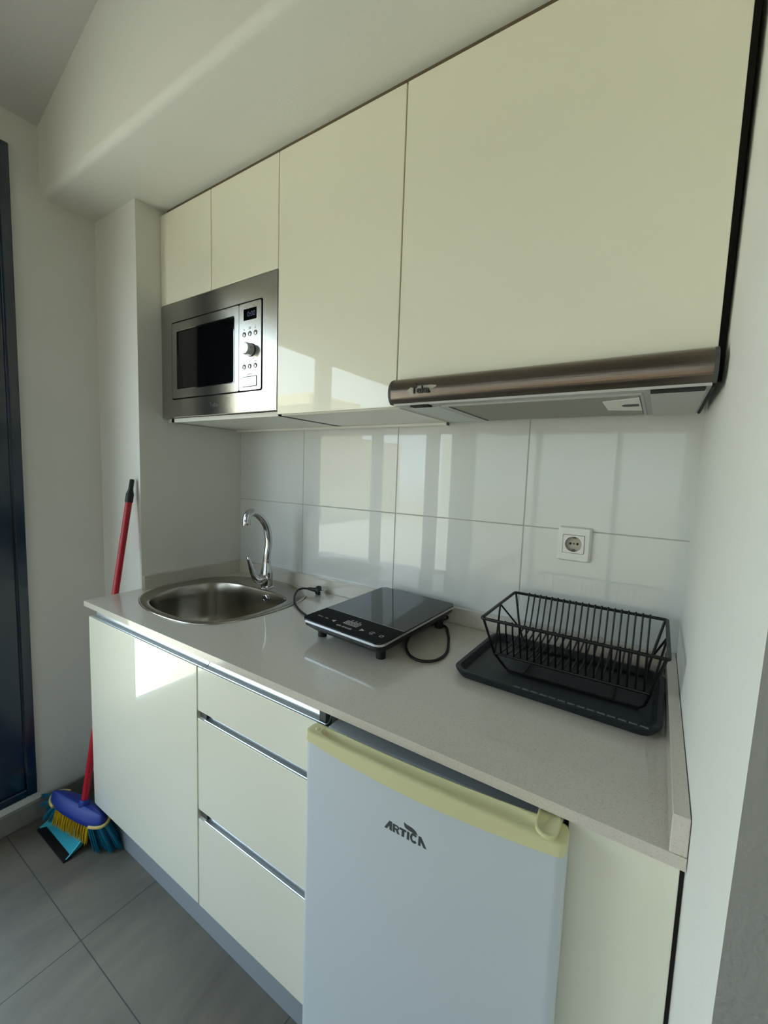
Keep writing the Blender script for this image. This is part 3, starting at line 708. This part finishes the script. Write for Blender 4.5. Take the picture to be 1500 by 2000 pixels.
# power cord: plug, run under the hob, loop at the right side
zc_ = .8935
cord = [(.486, -.070, .908), (.470, -.085, .910), (.462, -.105, .906), (.487, -.145, .900), (.530, -.190, .896), (.580, -.225, zc_), (.640, -.256, zc_), (.720, -.275, zc_), (.840, -.220, zc_), (.960, -.100, zc_), (1.010, -.070, zc_), (1.050, -.075, zc_ + .001), (1.082, -.125, zc_), (1.108, -.180, zc_), (1.131, -.245, zc_), (1.128, -.300, zc_), (1.100, -.326, zc_), (1.066, -.318, zc_), (1.032, -.282, zc_), (1.006, -.228, zc_), (1.001, -.180, zc_ + .002), (1.012, -.115, zc_ + .008), (1.030, -.060, zc_ + .012), (1.040, -.040, .912), (1.020, -.050, .925)]
pc_ = link('power_cord', tube(catmull(cord, 8), .0036, 10), M_rubber, hb, smooth=True)
pd = Vector((.88, .42, -.10)).normalized(); pp = Vector((.484, -.071, .9085))
link('plug', lathe([(.0045, -.004), (.0060, .004), (.0070, .016), (.0085, .026), (.0150, .030), (.0175, .036), (.0175, .044), (.0150, .046), (.0, .046)], 22, along(pp, pd)), M_rubber, hb, smooth=50)
sv = pd.cross(Vector((0, 0, 1))).normalized()
for s in (-1, 1):
    link('plug_pin', lathe([(.0022, 0), (.0022, .017), (0, .018)], 12, along(pp + pd * .046 + sv * .0085 * s, pd)), M_chrome, hb, smooth=50)

# ---------------------------------------------------------------- drip tray and dish rack
tr = thing('drip_tray', 'charcoal plastic tray with rounded corners under the wire dish rack', 'tray', (1.397, -.205, ZC), math.radians(-1.6))
tx, ty = .206, .147
def rr(sx, sy, r, z): return [(p[0], p[1], z) for p in rrect(-sx, sx, -sy, sy, r, 8)]
bm = bmesh.new()
loft(bm, [rr(tx - .012, ty - .012, .026, .0006), rr(tx - .004, ty - .004, .034, .010), rr(tx, ty, .038, .0165), rr(tx + .0005, ty + .0005, .038, .0190), rr(tx - .002, ty - .002, .036, .0210), rr(tx - .010, ty - .010, .030, .0205), rr(tx - .014, ty - .014, .027, .0150), rr(tx - .020, ty - .020, .022, .0065)], cap0=True, cap1=True)
link('pan', bm, M_tray, tr, smooth=40)
bm = bmesh.new()
for k in range(14):
    x = -.060 + k * .0178; add_box(bm, x, x + .0135, -ty + .0035, -ty + .0075, .0198, .0226, .0006, 1)
link('rim_ribs', bm, mat('tray_rib', rgb(78, 88, 94), .45), tr)

rk = thing('dish_rack', 'black wire dish rack standing on the charcoal tray in the right corner', 'dish rack', (0, 0, 0))
zt = 1.027; RX0, RX1, RY0, RY1 = 1.2385, 1.6005, -.302, -.031
def rwire(name, pts, r=.0021, n=0, closed=False):
    p = catmull(pts, n, closed) if n else pts
    return link(name, tube(p, r, 8, closed), M_wire, rk, smooth=True)
top = [(p[0], p[1], zt) for p in rrect(RX0, RX1, RY0, RY1, .006, 3)]
link('top_frame', tube(top, .0038, 8, True), M_wire, rk, smooth=True)
# base frame: two bent U wires and two feet wires
BZ = ZC + .0101
bx0, bx1, by0, by1 = 1.285, 1.569, -.256, -.086
mz = ZC + .052; mx0, mx1, my0, my1 = 1.2655, 1.5765, -.276, -.062
for (ty_, my_, by_) in ((RY0 + .003, my0, by0), (RY1 - .003, my1, by1)):
    rwire('end_leg', [(RX0 + .004, ty_, zt - .001), (mx0, my_, mz), (bx0, by_, BZ + .008), (bx0 + .010, by_, BZ), ((bx0 + bx1) / 2, by_, BZ), (bx1 - .010, by_, BZ), (bx1, by_, BZ + .008), (mx1, my_, mz), (RX1 - .004, ty_, zt - .001)], .0030)
for x in (1.330, 1.512): rwire('cross_bar', [(x, by0, BZ + .002), (x, by1, BZ + .002)], .0022)
rwire('lower_rail', [(mx0, my0, mz), (mx1, my0, mz)], .0030)
rwire('lower_rail', [(mx0, my1 - .004, mz), (mx1, my1 - .004, mz)], .0024)
ym = -.165
rwire('end_brace', [(mx0, my0 + .004, mz), (RX0 + .001, ym, zt - .001), (mx0, my1 - .004, mz)], .0024)
rwire('end_brace', [(mx1, my0 + .004, mz), (RX1 - .001, ym, zt - .001), (mx1, my1 - .004, mz)], .0024)
N = 20
x0w, x1w = 1.279, 1.566
for k in range(N):
    x = x0w + (x1w - x0w) * k / (N - 1)
    pts = [(x, RY1 - .0005, zt + .005), (x, RY1 - .004, zt + .001), (x, RY1 - .012, zt - .022), (x, my1 + .006, mz + .028), (x, my1 - .006, mz + .004), (x, my1 - .016, mz + .0015),
           (x, ym, mz - .006), (x, my0 + .016, mz + .0015), (x, my0 + .006, mz + .004), (x, my0 - .003, mz + .030), (x, RY0 + .010, zt - .026), (x, RY0 + .005, zt - .006), (x, RY0 + .001, zt + .003), (x, RY0 - .002, zt + .002)]
    rwire('plate_wire', pts, .0021, 4)

# ---------------------------------------------------------------- broom and dustpan
bz = 0.0
bo = thing('broom', 'broom with red pole leaning against the column, blue head with yellow and teal bristles', 'broom', (0, 0, 0))
pt, pb = Vector((-.055, -.4335, 1.300)), Vector((-.055, -.6175, .165))
ax = (pt - pb).normalized()
link('pole', tube([pb, pt - ax * .085], .0112, 16), M_red, bo, smooth=True)
bm = lathe([(.0125, 0), (.0130, .004), (.0130, .030), (.0095, .042), (.0080, .048), (.0078, .082), (.006, .085), (0, .086)], 18, along(pt - ax * .088, ax))
link('pole_cap', bm, M_rubber, bo, smooth=50)
link('socket_sleeve', lathe([(.0175, -.012), (.0165, .010), (.0140, .015)], 20, along(pb - ax * .012, ax)), M_blue, bo, smooth=50)
# head: long rounded shell, tilted
hc_ = Vector((-.079, -.628, .130)); hdir = Vector((.262, .055, -.016)).normalized(); hn = Vector((0, -.30, 1)); hn = (hn - hdir * hn.dot(hdir)).normalized(); hs = hn.cross(hdir)
BM_ = Matrix(((hdir.x, hs.x, hn.x, hc_.x), (hdir.y, hs.y, hn.y, hc_.y), (hdir.z, hs.z, hn.z, hc_.z), (0, 0, 0, 1)))
HL = .136
def hrow(k, z, n=40):
    out = []
    for i in range(n):
        a = 2 * PI * i / n; c_, s_ = math.cos(a), math.sin(a)
        out.append((HL * k[0] * math.copysign(abs(c_) ** .75, c_), .040 * k[1] * math.copysign(abs(s_) ** .85, s_), z))
    return out
bm = loft(bmesh.new(), [hrow((1, .86), -.012), hrow((1, .86), .000), hrow((.985, .72), .008), hrow((.93, .30), .021), hrow((.88, .06), .0255)], cap0=True, cap1=True)
o = link('head', bm, M_blue, bo, smooth=60); o.data.transform(BM_)
for s in (-1, 1):
    bm = bmesh.new(); pts = []
    for i in range(15):
        a = s * (-.95 + 1.9 * i / 14); c_, s_ = math.cos(a), math.sin(a); c_ *= s
        pts.append((HL * 1.02 * math.copysign(abs(c_) ** .75, c_), .0365 * math.copysign(abs(s_) ** .85, s_), -.005))
    add_tube(bm, pts, .0055, 8)
    o = link('bumper', bm, M_bumper, bo, smooth=True); o.data.transform(BM_)
def bristles(name, m, roots, n, flare, length, w=.0011):
    bm = bmesh.new()
    for i in range(n):
        u, v = roots(); fx, fy = flare(u, v)
        L = length * random.uniform(.9, 1.03)
        a = BM_ @ Vector((u, v, -.010)); b_ = BM_ @ Vector((u + fx * .48, v + fy * .48, -.010 - L * .42)); c_ = BM_ @ Vector((u + fx + random.gauss(0, .002), v + fy + random.gauss(0, .002), -.010 - L))
        if c_.z < .002: c_ = Vector((c_.x, c_.y, .002 + random.random() * .004))
        d = Vector((random.uniform(-1, 1), random.uniform(-1, 1), 0)).normalized() * w; e = Vector((-d.y, d.x, 0))
        V = [[bm.verts.new(p + q * s_) for q in (d, e, -d, -e)] for p, s_ in ((a, 1), (b_, 1), (c_, .5))]
        for A_, B_ in zip(V, V[1:]):
            for k in range(4): bm.faces.new((A_[k], A_[(k + 1) % 4], B_[(k + 1) % 4], B_[k]))
    o = link(name, bm, m, bo); return o
# tufts grow from drilled holes; yellow in the middle front, teal all round the ends
def tufts(cond):
    hs_ = [(u, v) for u in [(-.135 + .0135 * i) for i in range(21)] for v in (-.025, -.0125, 0, .0125, .025) if (u / .138) ** 2 + (v / .034) ** 2 < 1.02 and cond(u, v)]
    def f():
        u, v = random.choice(hs_); return u + random.gauss(0, .0018), v + random.gauss(0, .0018)
    return f
bristles('yellow_bristles', M_yellow, tufts(lambda u, v: abs(u) < .082 and v < .005), 1100, lambda u, v: (-.014 + u * .05, v * .6 - .006), .072)
bristles('teal_bristles', M_cyanbr, tufts(lambda u, v: u >= .075), 900, lambda u, v: (.034 * (u / .13) ** 2, v * .5 - .004), .118)
bristles('teal_bristles', M_cyanbr, tufts(lambda u, v: u <= -.072), 1300, lambda u, v: (-.088 * (abs(u) / .12) ** 2, v * .9 + .002), .070)
bristles('teal_bristles', M_cyanbr, tufts(lambda u, v: abs(u) < .09 and v >= .005), 900, lambda u, v: (u * .15, v * .9 + .012), .115)

dp = thing('dustpan', 'turquoise dustpan with black rubber lip on the floor in front of the broom', 'dustpan', (0, 0, 0))
# local axes of the pan: lip from (-.255,-.697) to (-.022,-.692)
PX0, PX1, PYF, PYB = -.250, -.028, -.690, -.600
bm = bmesh.new(); N = 16; sec = []
for i in range(N + 1):
    v = i / N; y = PYF + (PYB - PYF) * v; z = .0045 + .012 * v ** 1.5 + (.045 * max(0, (v - .5) / .5) ** 2)
    sec.append((y, z))
def wallh(v): return .004 + .05 * v ** 1.2 * (1 - .7 * max(0, (v - .55) / .45))
rings = []
for i, (y, z) in enumerate(sec):
    v = i / N; h = wallh(v); x0_, x1_ = PX0 + .012 * v, PX1 - .012 * v
    inn = [(x0_ + .0015, y, z + h), (x0_ + .003, y, z + h * .4), (x0_ + .010, y, z + .001), (x0_ + .02, y, z), (x1_ - .02, y, z), (x1_ - .010, y, z + .001), (x1_ - .003, y, z + h * .4), (x1_ - .0015, y, z + h)]
    out = [(x1_ + .003, y, z + h), (x1_ + .001, y, z + h * .3), (x1_ - .006, y, z - .0020), (x0_ + .006, y, z - .0020), (x0_ - .001, y, z + h * .3), (x0_ - .003, y, z + h)]
    rings.append(inn + out)
loft(bm, rings, cap0=True, cap1=True)
link('scoop', bm, M_pan, dp, smooth=45)
link('rubber_lip', prism([(PX0 - .002, PYF + .016), (PX0 - .002, PYF - .008), (PX1 + .002, PYF - .008), (PX1 + .002, PYF + .016)], 'z', .0005, .0068), M_rubber, dp)

# ---------------------------------------------------------------- light
w = bpy.data.worlds.new('World'); bpy.context.scene.world = w; w.use_nodes = True
nt = w.node_tree; bg = nt.nodes['Background']
tc = nt.nodes.new('ShaderNodeTexCoord'); sx = nt.nodes.new('ShaderNodeSeparateXYZ'); rp = nt.nodes.new('ShaderNodeValToRGB')
nt.links.new(tc.outputs['Generated'], sx.inputs[0])
mr = nt.nodes.new('ShaderNodeMapRange'); mr.inputs['From Min'].default_value = -1; nt.links.new(sx.outputs[2], mr.inputs['Value'])
nt.links.new(mr.outputs[0], rp.inputs['Fac'])
e = rp.color_ramp.elements; e[0].position = .44; e[0].color = (.66, .56, .40, 1); e[1].position = .5; e[1].color = (.83, .92, 1.0, 1)
x = e.new(.8); x.color = (.60, .78, 1.0, 1)
nt.links.new(rp.outputs['Color'], bg.inputs['Color']); bg.inputs['Strength'].default_value = 6.2
# portal in the terrace door opening guides sampling of the daylight
pl_ = bpy.data.lights.new('door_daylight', 'AREA'); pl_.shape = 'RECTANGLE'; pl_.size = 1.8; pl_.size_y = 2.6
pl_.cycles.is_portal = True
po = bpy.data.objects.new('door_daylight', pl_); C.objects.link(po); po.location = (XW - .09, (D0 + D1) / 2, (DZ0 + DZ1) / 2 ); po.rotation_euler = (0, -PI / 2, 0)
pl_.size = DZ1 - DZ0; pl_.size_y = D0 - D1
sn = bpy.data.lights.new('sun', 'SUN'); sn.energy = 20; sn.angle = math.radians(.6); sn.color = (1, .95, .84)
sno = bpy.data.objects.new('sun', sn); C.objects.link(sno)

p2 = bpy.data.lights.new('added_window_daylight', 'AREA'); p2.shape = 'RECTANGLE'; p2.size = WX1 - WX0; p2.size_y = WZ1 - WZ0; p2.cycles.is_portal = True  # portal for the added window behind the camera
q2 = bpy.data.objects.new('added_window_daylight', p2); C.objects.link(q2); q2.location = ((WX0 + WX1) / 2, YB - .11, (WZ0 + WZ1) / 2); q2.rotation_euler = (PI / 2, 0, 0)
sno.rotation_euler = Vector((.22, -.62, -.75)).to_track_quat('-Z', 'Y').to_euler()

# ---------------------------------------------------------------- camera
cam = bpy.data.cameras.new('camera'); co = bpy.data.objects.new('camera', cam); C.objects.link(co)
yaw, pitch, roll = -.57471, -.09394, .03484
f = Vector((math.sin(yaw) * math.cos(pitch), math.cos(yaw) * math.cos(pitch), math.sin(pitch)))
r = Vector((math.cos(yaw), -math.sin(yaw), 0)); u = r.cross(f)
R_ = math.cos(roll) * r + math.sin(roll) * u; U_ = -math.sin(roll) * r + math.cos(roll) * u
co.matrix_world = Matrix(((R_.x, U_.x, -f.x, 1.55882), (R_.y, U_.y, -f.y, -1.22705), (R_.z, U_.z, -f.z, 1.35479), (0, 0, 0, 1)))
cam.sensor_fit = 'AUTO'; cam.sensor_width = 36; cam.lens = 824.17 / 2000 * 36; cam.clip_start = .01
s = bpy.context.scene; s.camera = co
s.view_settings.view_transform = 'Standard'; s.view_settings.look = 'None'; s.view_settings.gamma = 1; s.view_settings.exposure = 0.08
s.cycles.use_denoising = True; s.cycles.max_bounces = 12; s.cycles.diffuse_bounces = 8; s.cycles.transparent_max_bounces = 12
s.cycles.caustics_reflective = False; s.cycles.sample_clamp_indirect = 6
